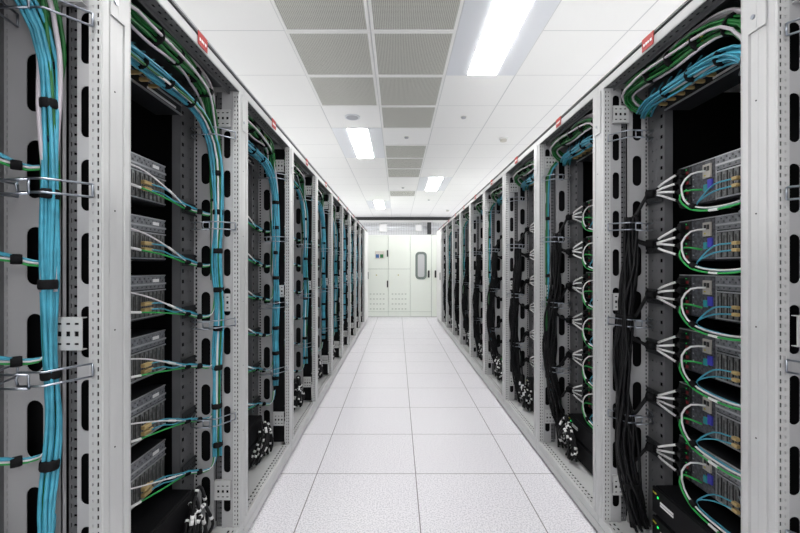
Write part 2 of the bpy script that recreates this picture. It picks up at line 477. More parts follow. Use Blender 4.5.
    a.tube([(XP-0.002, 0.192, 0.0), (XP-0.002, 0.192, 0.03)], 0.0027, 6)
    a.tube([(XP-0.004, 0.014, 0.0), (XP-0.004, 0.014, 0.03)], 0.0027, 6)
    am = mirror(a)
    for z in (0.585, 1.0, 1.42, 1.82):
        P.add('cable_ring', a, (0, 0, z)); P.add('cable_ring', am, (0, 0, z))
    # side and back sheets coloured black for the shade inside the rack
    s = MB('inner_shade').box(0.0015, 0.0035, 0.05, 0.95, 0.10, T)
    P.add('side_shade_panel', s); P.add('side_shade_panel', mirror(s))
    P.add('rear_door', MB('inner_shade').box(0.002, W-0.002, 1.0, 1.02, 0.10, T))
    # red sticker on the top rail
    a = MB('sticker').box(sx, sx+0.066, -0.0036, -0.0021, T+0.003, H+0.016)
    l = MB('tag')
    for i, w in enumerate((0.008, 0.010, 0.007, 0.010)): l.box(sx+0.009+i*0.0125, sx+0.009+i*0.0125+w, -0.0041, -0.0034, T+0.020, T+0.030)
    P.add('red_sticker', a, (0,0,0), [('lettering', l, (0,0,0), None)])
    return P

def server_proto():
    P = Proto(); w, h = 0.425, 0.165
    a = MB('server').box(0, w, 0.0, 0.62, 0, h, 0.002)
    a.use('servlite').box(0.001, w-0.001, -0.003, 0.004, h-0.004, h-0.0005)
    a.box(0.186, 0.1885, -0.003, 0.001, 0.004, h-0.004)
    P.add('chassis', a)
    a = MB('servgrey')
    F = lambda x, z: (x, -0.005, z)
    A = [0.19]; 
    while A[-1] < 0.405: A += [A[-1]+0.0062, A[-1]+0.0125]
    B = [0.112, 0.117, 0.123, 0.127, 0.134, 0.138, 0.145, 0.149, 0.155, 0.160]
    a.plate(F, (0, -1, 0), A, B, lambda i, j: i % 2 == 1 and j in (1, 3, 5, 7) and (i//2 + j//2) % 2 == 0, 0.002)
    a.use('servlite').box(0.19, 0.42, -0.0068, -0.0052, 0.127, 0.1335)
    P.add('fan_grille', a)
    a = MB('psu').box(0.19, 0.42, -0.0015, -0.0002, 0.008, 0.108)
    a.use('servlite').box(0.19, 0.42, -0.006, -0.0016, 0.103, 0.1075)
    for i in range(9):
        x = 0.1935 + i*0.0248
        a.use('slot').box(x, x+0.016, -0.0055, -0.0016, 0.012, 0.101, 0.001)
        a.use('psu').box(x+0.006, x+0.010, -0.0062, -0.0054, 0.03, 0.09)
    a.use('servlite').box(0.19, 0.42, -0.006, -0.0016, 0.006, 0.0105)
    P.add('expansion_bay', a)
    a = MB('ctrl').box(0.072, 0.183, -0.004, -0.0002, 0.006, 0.158)
    for i in range(5): a.use('servlite').box(0.078, 0.083, -0.0055, -0.0038, 0.02+i*0.027, 0.024+i*0.027)
    nb = MB('cream').box(0.135, 0.172, -0.012, -0.0042, 0.092, 0.145, 0.001)
    nb.use('psu').box(0.142, 0.155, -0.0126, -0.0118, 0.118, 0.136); nb.box(0.157, 0.168, -0.0126, -0.0118, 0.118, 0.136)
    nb.use('yelmark').box(0.143, 0.151, -0.0126, -0.0118, 0.100, 0.105)
    vg = MB('vga').box(0.158, 0.178, -0.012, -0.0042, 0.050, 0.085, 0.001)
    tl = MB('teal').box(0.137, 0.154, -0.011, -0.0042, 0.044, 0.070, 0.001)
    P.add('controller', a, (0,0,0), [('network_port', nb, (0,0,0), None), ('video_port', vg, (0,0,0), None), ('serial_port', tl, (0,0,0), None)])
    ps = MB('psu').box(0.003, 0.066, -0.008, -0.0002, 0.0, 0.036, 0.002)
    ps.use('dark').box(0.010, 0.034, -0.014, -0.0082, 0.006, 0.030, 0.002)
    rl = MB('red').box(0.044, 0.060, -0.012, -0.0082, 0.006, 0.018, 0.001)
    rl.use('led').box(0.046, 0.0485, -0.0092, -0.0082, 0.025, 0.0275)
    for i in range(4): P.add('power_supply', ps, (0, 0, 0.004+i*0.0395), [('release_latch', rl, (0,0,0), None)])
    br = MB('dark')
    F = lambda x, z: (x, -0.050, z)
    br.slotted(lambda z, x: (x, -0.050, z), (0, -1, 0), -0.020, 0.030, 0.462, 0.568, [(-0.012, -0.006, 0.006), (0.004, 0.010, 0.006)], 0.014, 0.003)
    P.add('mounting_bracket', br)
    bl = MB('dark'); bl.slotted(lambda z, x: (x, -0.050, z), (0, -1, 0), 0.035, 0.100, -0.140, -0.034, [(0.045, 0.051, 0.006), (0.065, 0.071, 0.006), (0.085, 0.091, 0.006)], 0.014, 0.003)
    P.add('mounting_bracket', bl)
    P.add('name_sticker', MB('tag').box(0.335, 0.372, -0.0078, -0.0055, 0.1375, 0.1495))
    return P

# cable things all use the rack's own local frame
def data_bunch(kind, seed):
    """patch cables of one server, tied by hook ties, running to the cable bundle; z = 0 is the server's bottom"""
    rnd = random.Random(seed); P = Proto()
    j = lambda s=0.006: rnd.uniform(-s, s)
    end = [(0.700, 0.150, -0.012+j()), (0.722, 0.118, -0.016), (0.728, 0.100, 0.012), (0.722, 0.090, 0.07)]
    T1 = (0.655, 0.178, -0.002+j())
    if kind == 'a':
        wp = [(0.312, 0.222, 0.118+j()), (0.40, 0.190, 0.094), (0.52, 0.178, 0.052), T1] + end
        gp = [(0.300, 0.228, 0.050+j()), (0.40, 0.205, 0.036), (0.52, 0.188, 0.020), (T1[0], T1[1]+0.004, T1[2]-0.006)] + [(x, y+0.005, z-0.005) for x, y, z in end]
    else:
        wp = [(0.345, 0.228, 0.118), (0.318, 0.192, 0.112), (0.298, 0.172, 0.070+j()), (0.318, 0.166, 0.014), (0.365, 0.166, -0.018), (0.44, 0.172, -0.034), (0.56, 0.172, -0.030), T1] + end
        gp = [(0.330, 0.226, 0.045+j()), (0.292, 0.186, 0.052), (0.286, 0.172, 0.020), (0.352, 0.162, -0.026), (0.44, 0.164, -0.044), (0.56, 0.166, -0.040), (T1[0], T1[1]+0.004, T1[2]-0.006)] + [(x, y+0.005, z-0.005) for x, y, z in end]
    a = MB('white').tube(spline(wp, 0.02), 0.0028 if kind == 'a' else 0.0036, 6)
    tg = MB('tag').tube([Vector(wp[-6]), Vector(wp[-6]) + (Vector(wp[-5])-Vector(wp[-6]))*0.35], 0.0046, 6)
    P.add('white_cable', a, (0,0,0), [('cable_marker', tg, (0,0,0), None)])
    a = MB('green2').tube(spline(gp, 0.02), 0.0031 if kind == 'a' else 0.0036, 6)
    g0 = spline(gp, 0.02); q = 3 if kind == 'a' else 12
    P.add('green_cable', a, (0,0,0), [('cable_marker', MB('tag').tube(g0[q:q+3], 0.0048, 6), (0,0,0), None)])
    for i, z in enumerate((0.062, 0.040) if kind == 'a' else (0.058, 0.034)):
        x0 = 0.470 if kind == 'a' else 0.49
        st = (x0-0.012, 0.214, z)
        bl = [st, (x0+0.05, 0.196, z-0.004), (x0+0.10, 0.186, z-0.022), (T1[0], T1[1]-0.006, T1[2]+0.006+0.004*i)] + [(x+0.003, y-0.004, zz+0.004) for x, y, zz in end]
        if kind != 'a': bl = [(x0-0.012, 0.214, z), (0.42, 0.196, z-0.008), (0.365, 0.182, -0.004), (0.375, 0.180, -0.024), (0.46, 0.186, -0.034-0.004*i), (0.56, 0.184, -0.030), (T1[0], T1[1]-0.006, T1[2]+0.006)] + [(x+0.003, y-0.004, zz+0.004) for x, y, zz in end]
        pl = MB('tan').box(x0-0.045, x0-0.005, 0.206, 0.222, z-0.007, z+0.007, 0.002)
        pl.box(x0-0.005, x0+0.012, 0.209, 0.219, z-0.005, z+0.005, 0.002)
        if kind != 'a': pl = MB('tan').box(x0-0.010, x0+0.012, 0.207, 0.222, z-0.006, z+0.006, 0.002)
        P.add('blue_cable', MB('blue').tube(spline(bl, 0.02), 0.0028, 6), (0,0,0), [('plug', pl, (0,0,0), 'tan plug')])
    def tie(p, d, r=0.011, l=0.024):
        p, d = Vector(p), Vector(d).normalized(); return MB('velcro').tube([p-d*l/2, p-d*l*0.3, p+d*l*0.3, p+d*l/2], [r*0.9, r, r, r*0.9], 8)
    P.add('hook_tie', tie(T1, (1, -0.3, -0.1))); P.add('hook_tie', tie(end[0], (1, -1, 0), 0.012, 0.02))
    if kind != 'a': P.add('hook_tie', tie((0.362, 0.168, -0.020), (1, 0, -0.6), 0.012))
    return P

def power_bunch(zb, seed):
    """four tagged power cords fanning out from the black bundle to one server; z = 0 is the server's bottom, zb the branch point"""
    rnd = random.Random(seed); P = Proto(); fan = Vector((0.120, 0.178, 0.075))
    for i in range(4):
        z = 0.018 + i*0.0395
        e = Vector((0.226, 0.216, z+0.004)); m = fan + (e-fan)*0.45 + Vector((0, -0.014, rnd.uniform(-0.004, 0.006)))
        pts = [(0.085+rnd.uniform(-.01, .01), 0.085+rnd.uniform(-.01, .01), zb+rnd.uniform(-.012, .012)), (0.092, 0.116, zb + (0.075-zb)*0.35 - 0.02 + rnd.uniform(-.008, .008)), fan + Vector((-0.012, -0.015, (i-1.5)*0.005)), fan + Vector((0.008, 0, (i-1.5)*0.006)), m, e]
        s = spline(pts, 0.014)
        c = MB('black').tube(s, 0.0048, 6)
        c.box(e.x-0.002, e.x+0.016, 0.206, 0.230, e.z-0.011, e.z+0.011, 0.002)
        tl = [q for q in s if q.x > fan.x + 0.020]
        t = MB('tag').tube(tl[:max(2, int(len(tl)*0.9))], 0.0050, 6)
        P.add('power_cord', c, (0,0,0), [('white_tag', t, (0,0,0), None)])
    P.add('hook_tie', MB('velcro').tube([fan+Vector((-0.018, -0.016, 0)), fan+Vector((0.006, 0.0, 0))], [0.020, 0.017], 9))
    return P

def ties_on(P, path, fr, R, where, w=0.022):
    L = [0.0]
    for a, b in zip(path, path[1:]): L.append(L[-1] + (b-a).length)
    for f in where:
        s = f*L[-1]; i = max(k for k in range(len(L)) if L[k] <= s); i = min(i, len(path)-2)
        p = path[i] + (path[i+1]-path[i])*((s-L[i])/max(1e-6, L[i+1]-L[i])); d = (path[i+1]-path[i]).normalized()
        P.add('hook_tie', MB('velcro').tube([p-d*w/2, p-d*w*0.3, p+d*w*0.3, p+d*w/2], [R*0.93, R, R, R*0.93], 12))

def blue_bundle(z_end, dz, seed, k=1.0, n_str=16):
    """turquoise bundle: across the top of the bay, then down the data side"""
    P = Proto(); rnd = random.Random(seed)
    z = 1.918 + dz
    ctrl = [(0.100, 0.150, z-0.02), (0.18, 0.130, z), (0.34, 0.122, z), (0.50, 0.116, z-0.006), (0.61, 0.108, z-0.03), (0.680, 0.098, z-0.09), (0.710, 0.082, z-0.20), (0.714, 0.077, 1.50)]
    zz = 1.3
    while zz > z_end + 0.1: ctrl.append((0.714 + rnd.uniform(-.006, .004), 0.077 + rnd.uniform(-.006, .006), zz)); zz -= 0.2
    ctrl.append((0.717, 0.080, z_end))
    S, path, fr = strands(ctrl, [k*q for q in (0.026, 0.025, 0.023, 0.022, 0.020, 0.019, 0.018, 0.017, 0.016, 0.015)], n_str, seed)
    cols = ['blue']*(n_str-3) + ['white', 'green', 'green']
    rnd.shuffle(cols)
    for s, c in zip(S, cols):
        P.add({'blue': 'turquoise_cable', 'white': 'white_cable', 'green': 'green_cable', 'lilac': 'grey_cable'}[c], MB(c).tube(s, 0.0043, 6))
    n = 10
    total = sum((b-a).length for a, b in zip(path, path[1:]))
    top = 0.62/total
    ties_on(P, path, fr, 0.0265, [top*0.30, top*0.52, top*0.74], 0.007)
    ties_on(P, path, fr, 0.0225*(k+1)/2*0.97, [top + (1-top)*q/8.3 for q in range(1, 9)])
    return P

def green_bundle(dz, seed):
    """green and pale bundle along the top of the bay"""
    P = Proto(); z = 1.992 + dz
    ctrl = [(0.105, 0.185, z-0.085), (0.085, 0.120, z-0.045), (0.110, 0.078, z-0.005), (0.20, 0.072, z), (0.36, 0.074, z), (0.52, 0.078, z-0.004), (0.62, 0.088, z-0.02), (0.690, 0.098, z-0.09), (0.719, 0.096, z-0.22), (0.720, 0.094, z-0.50), (0.720, 0.094, 1.2)]
    S, path, fr = strands(ctrl, [0.022, 0.030, 0.034, 0.033, 0.030, 0.026, 0.018, 0.014, 0.013], 14, seed)
    cols = ['green']*11 + ['lilac', 'white', 'lilac']
    for s, c in zip(S, cols):
        P.add({'white': 'white_cable', 'green': 'green_cable', 'lilac': 'grey_cable'}[c], MB(c).tube(s, 0.0050, 6))
    total = sum((b-a).length for a, b in zip(path, path[1:]))
    ties_on(P, path, fr, 0.0345, [0.30/total, 0.42/total, 0.54/total, 0.66/total], 0.007); ties_on(P, path, fr, 0.018, [0.95/total, 1.12/total], 0.014)
    for q in range(4):
        P.add('grey_cable', MB('lilac').tube(spline([(0.30, 0.070+q*0.006, z+0.030), (0.44, 0.064+q*0.008, z+0.036), (0.58, 0.066+q*0.009, z+0.030-q*0.003), (0.665, 0.076+q*0.009, z-0.005-q*0.006), (0.712, 0.095+q*0.007, z-0.10), (0.722, 0.104+q*0.004, z-0.26)], 0.02), 0.0048, 6))
    yl = MB('yellow').tube(spline([(0.30, 0.10, z+0.03), (0.40, 0.075, z+0.030), (0.48, 0.065, z+0.016), (0.53, 0.07, z-0.004), (0.50, 0.09, z-0.012)], 0.02), 0.0028, 6)
    P.add('yellow_cable', yl)
    return P

def black_bundle(seed, n=16):
    P = Proto()
    ctrl = [(0.092, 0.100, 1.475), (0.090, 0.098, 1.38), (0.090, 0.090, 1.18), (0.090, 0.066, 0.97), (0.092, 0.055, 0.72), (0.094, 0.066, 0.54), (0.090, 0.094, 0.36), (0.088, 0.118, 0.20), (0.095, 0.140, 0.112)]
    S, path, fr = strands(ctrl, [0.024, 0.031, 0.034, 0.038, 0.040, 0.040, 0.040, 0.036], n, seed, wob=0.7)
    for s in S: P.add('power_cord', MB('black').tube(s, 0.0066, 6))
    ties_on(P, path, fr, 0.036, [0.32, 0.62, 0.86], 0.02)
    return P

def thin_bundle(seed):
    """slim turquoise and green bundle behind the post on the power side"""
    P = Proto()
    ctrl = [(0.10, 0.10, 1.93), (0.065, 0.060, 1.85), (0.060, 0.052, 1.6), (0.064, 0.050, 1.3), (0.060, 0.050, 1.0), (0.064, 0.052, 0.7), (0.066, 0.060, 0.45)]
    S, path, fr = strands(ctrl, 0.010, 6, seed)
    for s, c in zip(S, ('blue', 'blue', 'green', 'blue', 'blue', 'green')):
        P.add({'blue': 'turquoise_cable', 'green': 'green_cable'}[c], MB(c).tube(s, 0.0042, 6))
    ties_on(P, path, fr, 0.0145, [0.25, 0.5, 0.75])
    return P

def coil_proto(seed):
    """loops of spare black cord with white tag rings, standing on the base"""
    P = Proto(); rnd = random.Random(seed)
    for i in range(9):
        c = Vector((0.52 + i*0.010 + rnd.uniform(-.012, .012), 0.095 + rnd.uniform(-.02, .02), 0.125)); hgt = rnd.uniform(0.13, 0.24); wd = rnd.uniform(0.04, 0.075)
        yy = rnd.uniform(-0.03, 0.03)
        pts = [c + Vector((-wd-0.04, yy+0.04, 0.0)), c + Vector((-wd*0.8, yy, hgt*0.6)), c + Vector((0, -yy*0.6, hgt)), c + Vector((wd*0.7, -yy*0.4, hgt*0.75)), c + Vector((wd, -yy, hgt*0.3)), c + Vector((wd*0.7, 0.0, 0.0))]
        s = spline(pts, 0.012)
        subs = []
        for q in rnd.sample(range(3, len(s)-4), 5): subs.append(('white_tag', MB('tag').tube(s[q:q+2], 0.0078, 7), (0,0,0), None))
        P.add('power_cord', MB('black').tube(s, 0.0066, 7), (0,0,0), subs)
    return P

def panel_proto():
    """patch panel with tan plugs"""
    P = Proto()
    a = MB('server').box(0.17, 0.64, 0.196, 0.30, 0.0, 0.075, 0.001)
    a.use('servlite').box(0.17, 0.64, 0.190, 0.198, -0.002, 0.003); a.box(0.17, 0.64, 0.190, 0.198, 0.036, 0.040)
    P.add('panel_plate', a)
    b = MB('tag').box(0.42, 0.60, 0.1935, 0.1955, 0.010, 0.018)
    P.add('label_strip', b)
    for i in range(12):
        x = 0.155 + i*0.025; zz = 0.022 if i % 2 else 0.052
        p = MB('tan').box(x-0.006, x+0.006, 0.165, 0.1955, zz-0.006, zz+0.006, 0.002)
        p.tube([(x, 0.166, zz), (x+0.004, 0.150, zz+0.002)], [0.005, 0.003], 6)
        q = MB('blue').tube(spline([(x+0.003, 0.152, zz+0.002), (x+0.02, 0.130, zz+0.010), (x+0.05, 0.128, zz+0.025)], 0.012), 0.003, 6)
        P.add('plug', p, (0,0,0), [('turquoise_cable', q, (0,0,0), None)], 'tan plug')
    return P

def unit_proto():
    P = Proto()
    P.add('case', MB('unit').box(0.175, 0.635, 0.150, 0.85, 0.0, 0.112, 0.003))
    a = MB('unit').box(0.172, 0.638, 0.138, 0.1505, 0.002, 0.110, 0.003)
    P.add('front_bezel', a, (0,0,0), [('white_strip', MB('tag').box(0.225, 0.300, 0.1362, 0.1385, 0.052, 0.070).use('rail').box(0.225, 0.300, 0.1358, 0.1384, 0.060, 0.062), (0,0,0), None),
        ('status_light', MB('led').box(0.207, 0.214, 0.1360, 0.1385, 0.074, 0.082), (0,0,0), None), ('yellow_mark', MB('yelmark').box(0.180, 0.200, 0.1362, 0.1385, 0.085, 0.091), (0,0,0), None)])
    return P

# ---------------------------------------------------------------- build the rows
ORD = ['nearest', 'second', 'third', 'fourth', 'fifth', 'sixth', 'seventh', 'eighth', 'ninth', 'tenth', 'eleventh']
TOP = ['topmost', 'second', 'third', 'fourth', 'fifth', 'lowest']
SERVER_Z = [1.500, 1.280, 1.060, 0.838, 0.615, 0.393]
racks = {('L', False): rack_proto(HL), ('R', False): rack_proto(HR, sx=0.33), ('L', True): rack_proto(HL, True), ('R', True): rack_proto(HR, True)}
RACK_OPEN = rack_proto(HL, strips=False)
RACK_NEAR = {'L': rack_proto(HL, False, 0.012, 0.238), 'R': rack_proto(HR, False, 0.020, 0.215, 0.33)}
SERVER = server_proto()
DATA_A = [data_bunch('a', s) for s in (1, 2, 3)]; DATA_B = [data_bunch('b', s) for s in (4, 5, 6)]
ZB = [1.46, 1.42, 1.02, 0.98, 0.60, 0.40]
POWER = [power_bunch(zb - z, 20+i) for i, (zb, z) in enumerate(zip(ZB, SERVER_Z))]
BLUE_LONG = blue_bundle(0.14, 0.0, 3, 0.72, 12); BLUE_L = [blue_bundle(0.50, 0.0, 11), blue_bundle(0.44, 0.0, 12)]; BLUE_R = [blue_bundle(0.50, 0.028, 13)]
GREEN_L = [green_bundle(0.0, 31), green_bundle(0.0, 32)]; GREEN_R = [green_bundle(0.028, 33)]
BLACK = [black_bundle(41), black_bundle(42)]; THIN = [thin_bundle(51), thin_bundle(52)]
COIL = [coil_proto(61), coil_proto(62)]; PANEL = panel_proto(); UNIT = unit_proto()
ROWN = {'L': 'turquoise-row', 'R': 'black-row'}
NEAR = 4
for row in 'LR':
    rz = PI/2 if row == 'L' else -PI/2
    dz = 0.0 if row == 'L' else HR - HL
    for k in range(11):
        y0 = (YL + PL*(k-1)) if row == 'L' else (YR + PR*(k-1) + W)
        base = Vector((XL if row == 'L' else XR, y0, 0.0))
        closed = k == 10
        which = f'{ORD[k]} {ROWN[row]} rack'
        def at(x, y, z):
            return base + (Vector((-y, x, z)) if row == 'L' else Vector((y, -x, z)))
        lb = f'light grey {"closed cabinet with white door" if closed else "open-fronted server rack"}, {ORD[k]} from the camera in the {"turquoise-cabled" if row == "L" else "black-cabled"} row'
        (RACK_NEAR[row] if k == 0 else RACK_OPEN if row == 'L' and 1 < k < 10 else racks[(row, closed)]).place('server_rack', lb, 'server rack', 'server racks lining the aisle', base, rz)
        if closed: continue
        far = k > NEAR
        if not (row == 'R' and k == 0):
            for i, z in enumerate(SERVER_Z):
                SERVER.place('rack_server', f'dark grey rack server, {TOP[i]} in the {which}', 'server', 'rack servers', at(0.187, 0.292 if k == 0 else 0.245, z), rz, far or k == 0)
                if row == 'L':
                    DATA_A[(i+k) % 3].place('patch_cable_bunch', f'green, white and blue cables from {TOP[i]} server of {which}', 'cables', 'tied patch cables', at(0, 0, z), rz, far)
                else:
                    DATA_B[(i+k) % 3].place('patch_cable_bunch', f'green and white cables looping below {TOP[i]} server of {which}', 'cables', 'tied patch cables', at(0, 0, z), rz, far)
                    POWER[i].place('power_cord_bunch', f'white-tagged black cords fanning to {TOP[i]} server of {which}', 'power cords', 'tagged power cords', at(0, 0, z), rz, far)
            PANEL.place('patch_bay', f'patch bay with tan plugs at the top of the {which}', 'patch bay', 'patch bays with tan plugs', at(0, 0, 1.885+dz), rz, far)
            for i, (z, nm) in enumerate(((0.228, 'upper'), (0.106, 'lower'))):
                UNIT.place('power_unit', f'{nm} black power unit at the foot of the {which}', 'power unit', 'black power units', at(0, 0, z), rz, far)
        if row == 'L':
            (BLUE_LONG if k == 0 else BLUE_L[k % 2]).place('cable_bundle', f'turquoise cable bundle with black ties hanging in the {which}', 'cable bundle', 'turquoise cable bundles', at(0, 0.010 if k == 0 else 0, 0), rz, far)
            GREEN_L[k % 2].place('cable_bundle', f'green cable bundle under the roof of the {which}', 'cable bundle', 'green cable bundles', base, rz, far)
            if k > 0: COIL[k % 2].place('coiled_cords', f'coiled white-tagged black cords at the foot of the {which}', 'power cords', 'coiled spare cords', base, rz, far)
        elif k > 0:
            BLUE_R[0].place('cable_bundle', f'turquoise cable bundle tied under the roof of the {which}', 'cable bundle', 'turquoise cable bundles', base, rz, far)
            GREEN_R[0].place('cable_bundle', f'green cable bundle under the roof of the {which}', 'cable bundle', 'green cable bundles', base, rz, far)
            BLACK[k % 2].place('cord_bundle', f'thick black power cord bundle hanging in the {which}', 'cable bundle', 'black cord bundles', base, rz, far)
            if k > 1 and k % 2 == 0:
                THIN[k // 2 % 2].place('cable_bundle', f'slim turquoise bundle behind the post of the {which}', 'cable bundle', 'slim cable bundles', base, rz, far)
            if k > 1:
                COIL[k % 2].place('coiled_cords', f'coiled white-tagged black cords at the foot of the {which}', 'power cords', 'coiled spare cords', at(-0.30, 0, 0), rz, far)

# ---------------------------------------------------------------- the room
X0, X1, Y0, Y1 = -3.6, 3.8, -3.2, 13.62
structure('floor', MB('floor').box(X0, X1, Y0, Y1, -0.06, 0.0))
structure('ceiling', MB('ceil').box(X0, X1, Y0, Y1, CEIL, CEIL+0.06))
structure('wall_far', MB('wall').box(X0, X1, Y1, Y1+0.1, -0.06, CEIL+0.06))
structure('trim_1', MB('dark').box(X0, X1, Y1-0.05, Y1, CEIL-0.115, CEIL-0.002))
structure('trim_2', MB('ceilwhite').box(X0, X1, Y1-0.07, Y1, CEIL-0.19, CEIL-0.115))

# pipework band on the far wall above the cabinets
def far_cable_tray():
    t = thing('cable_tray', 'grey wire cable tray on the far wall above the pale cabinets', 'cable tray', None, (0, Y1-0.21, 2.36))
    a = MB('mesh_grey')
    for i in range(32): a.box(-1.15+i*0.085, -1.15+i*0.085+0.014, 0.0, 0.012, 0.0, 0.42)
    for z in (0.0, 0.10, 0.20, 0.30, 0.41): a.box(-1.15, 1.50, -0.012, 0.0, z, z+0.014)
    part('wire_basket', a.mesh('wire_basket'), t)
    a = MB('mesh_grey')
    for x in (-0.9, 0.2, 1.3): a.box(x, x+0.04, 0.012, 0.2097, 0.2, 0.24)
    part('wall_bracket', a.mesh('wall_bracket'), t)
    for (x, w, z, h, m, lb) in ((-0.62, 0.26, 0.10, 0.26, 'tag', 'white junction box left of centre on the far cable tray'), (0.62, 0.20, 0.12, 0.22, 'tag', 'white junction box right of centre on the far cable tray'), (1.02, 0.13, 0.02, 0.40, 'dark', 'dark tall box at the end of the far cable tray')):
        o = thing('junction_box', lb, 'box', 'boxes on the far cable tray', (x, Y1-0.20, 2.36+z))
        part('case', MB(m).box(0, w, -0.13, -0.013, 0, h, 0.006).mesh('case'), o)
        part('lid', MB(m).box(0.012, w-0.012, -0.138, -0.1302, 0.012, h-0.012, 0.003).mesh('lid'), o)
    p = MB('duct').tube([(-3.0, Y1-0.10, 2.62), (3.0, Y1-0.10, 2.62)], 0.085, 18)
    thing('foil_pipe', 'silver foil-clad pipe along the far wall behind the tray', 'pipe', None, (0,0,0), 0, p.mesh('foil_pipe'))
far_cable_tray()

# cabinets at the end of the aisle
YC, HC = 9.80, 2.06
def cooling_cabinet(x0, label, screen):
    t = thing('cooling_cabinet', label, 'cabinet', 'pale cabinets closing the aisle', (x0, YC, 0)); w = 0.548
    a = MB('cab').box(0, w, 0.022, 0.85, 0.0, HC, 0.004); a.use('cabline').box(0.002, w-0.002, 0.0205, 0.0222, 0.0, HC-0.004)
    part('body', a.mesh('body'), t)
    zs = EYE - (269-267)/FPX*YC
    up = MB('cab').box(0.004, w-0.004, 0.0, 0.020, zs+0.004, HC-0.004, 0.003)
    lo = MB('cab').box(0.004, w-0.004, 0.0, 0.020, 0.135, zs-0.004, 0.003)
    u = part('upper_door', up.mesh('upper_door'), t); l = part('lower_door', lo.mesh('lower_door'), t)
    part('kick_plate', MB('cab').box(0.004, w-0.004, 0.004, 0.020, 0.01, 0.127, 0.003).mesh('kick_plate'), t)
    vm = MB('vent')
    for r in range(4):
        for c in range(5): vm.box(0.085+c*0.082, 0.125+c*0.082, -0.004, -0.0003, 0.19+r*0.125, 0.215+r*0.125)
    part('vents', vm.mesh('vents'), l)
    part('warning_sticker', MB('yelmark').prism([(0.236, -0.004), (0.264, -0.004), (0.264, -0.0004), (0.236, -0.0004)], zs-0.165, zs-0.14).mesh('warning_sticker'), l)
    for z, d in ((EYE + 13.5/FPX*YC, u), (EYE - 17/FPX*YC, l)):
        if screen: part('handle', MB('dark').box(w-0.035, w-0.002, -0.03, -0.0004, z-0.085, z+0.085, 0.005).mesh('handle'), d)
    if screen:
        c = part('control_panel', MB('sensor').box(0.215, 0.455, -0.020, -0.0004, 1.47, 1.66, 0.008).mesh('control_panel'), u)
        part('display', MB('screen1').box(0.235, 0.318, -0.0225, -0.0204, 1.485, 1.575).mesh('display'), c, label='blue display')
        part('display', MB('screen2').box(0.342, 0.425, -0.0225, -0.0204, 1.485, 1.575).mesh('display'), c, label='green display')
cooling_cabinet(-1.330, 'pale green-grey cabinet mostly hidden behind the end of the turquoise-cabled row', False)
cooling_cabinet(-0.780, 'pale green-grey cooling cabinet with small control panel and black handles', True)
cooling_cabinet(-0.230, 'pale green-grey vented cabinet between control-panel cabinet and windowed cabinet', False)
def windowed_cabinet():
    t = thing('windowed_cabinet', 'pale green-grey cabinet with a tall rounded window in its door', 'cabinet', 'pale cabinets closing the aisle', (0.320, YC, 0))
    w = 1.30
    a = MB('cab').box(0, w, 0.022, 0.85, 0.0, HC, 0.004); a.use('cabline').box(0.002, w-0.002, 0.0205, 0.0222, 0.0, HC-0.004)
    part('body', a.mesh('body'), t)
    d = part('door', MB('cab').box(0.004, 0.530, 0.0, 0.020, 0.135, HC-0.004, 0.003).mesh('door'), t)
    def stadium(hw, hh, r, n=8):
        out = []
        for cx, cz, a0 in ((hw-r, hh-r, 0), (-hw+r, hh-r, PI/2), (-hw+r, -hh+r, PI), (hw-r, -hh+r, 3*PI/2)):
            for q in range(n+1): a = a0 + PI/2*q/n; out.append((cx+r*math.cos(a), cz+r*math.sin(a)))
        return out
    o, i = stadium(0.143, 0.345, 0.10), stadium(0.085, 0.285, 0.05); n = len(o); cx, cz = 0.272, 1.292
    f = MB('seal')
    for q in range(n):
        p = (q+1) % n
        O0, O1, I0, I1 = [(cx+a[0], cz+a[1]) for a in (o[q], o[p], i[q], i[p])]
        Yf, Yb = -0.018, -0.0004
        f.quad([(O0[0], Yf, O0[1]), (I0[0], Yf, I0[1]), (I1[0], Yf, I1[1]), (O1[0], Yf, O1[1])])
        f.quad([(O0[0], Yb, O0[1]), (O0[0], Yf, O0[1]), (O1[0], Yf, O1[1]), (O1[0], Yb, O1[1])])
        f.quad([(I0[0], Yf, I0[1]), (I0[0], Yb, I0[1]), (I1[0], Yb, I1[1]), (I1[0], Yf, I1[1])])
    wf = part('window_frame', f.mesh('window_frame'), d)
    g = MB('winpane'); g.quad([(cx+a, -0.006, cz+b) for a, b in reversed(i)]); g.quad([(cx+a, -0.002, cz+b) for a, b in i])
    part('pane', g.mesh('pane'), wf)
    part('handle', MB('dark').box(0.440, 0.485, -0.035, -0.0004, 0.99, 1.17, 0.006).mesh('handle'), d)
    part('kick_plate', MB('cab').box(0.004, 0.530, 0.004, 0.020, 0.01, 0.127, 0.003).mesh('kick_plate'), t)
    d2 = part('door', MB('cab').box(0.540, 0.700, 0.0, 0.020, 0.01, HC-0.004, 0.003).mesh('door'), t, label='narrow door leaf')
    part('handle', MB('dark').box(0.612, 0.655, -0.035, -0.0004, 0.99, 1.17, 0.006).mesh('handle'), d2)
    part('side_leaf', MB('cab').box(0.708, 1.296, 0.0, 0.020, 0.01, HC-0.004, 0.003).mesh('side_leaf'), t)
windowed_cabinet()

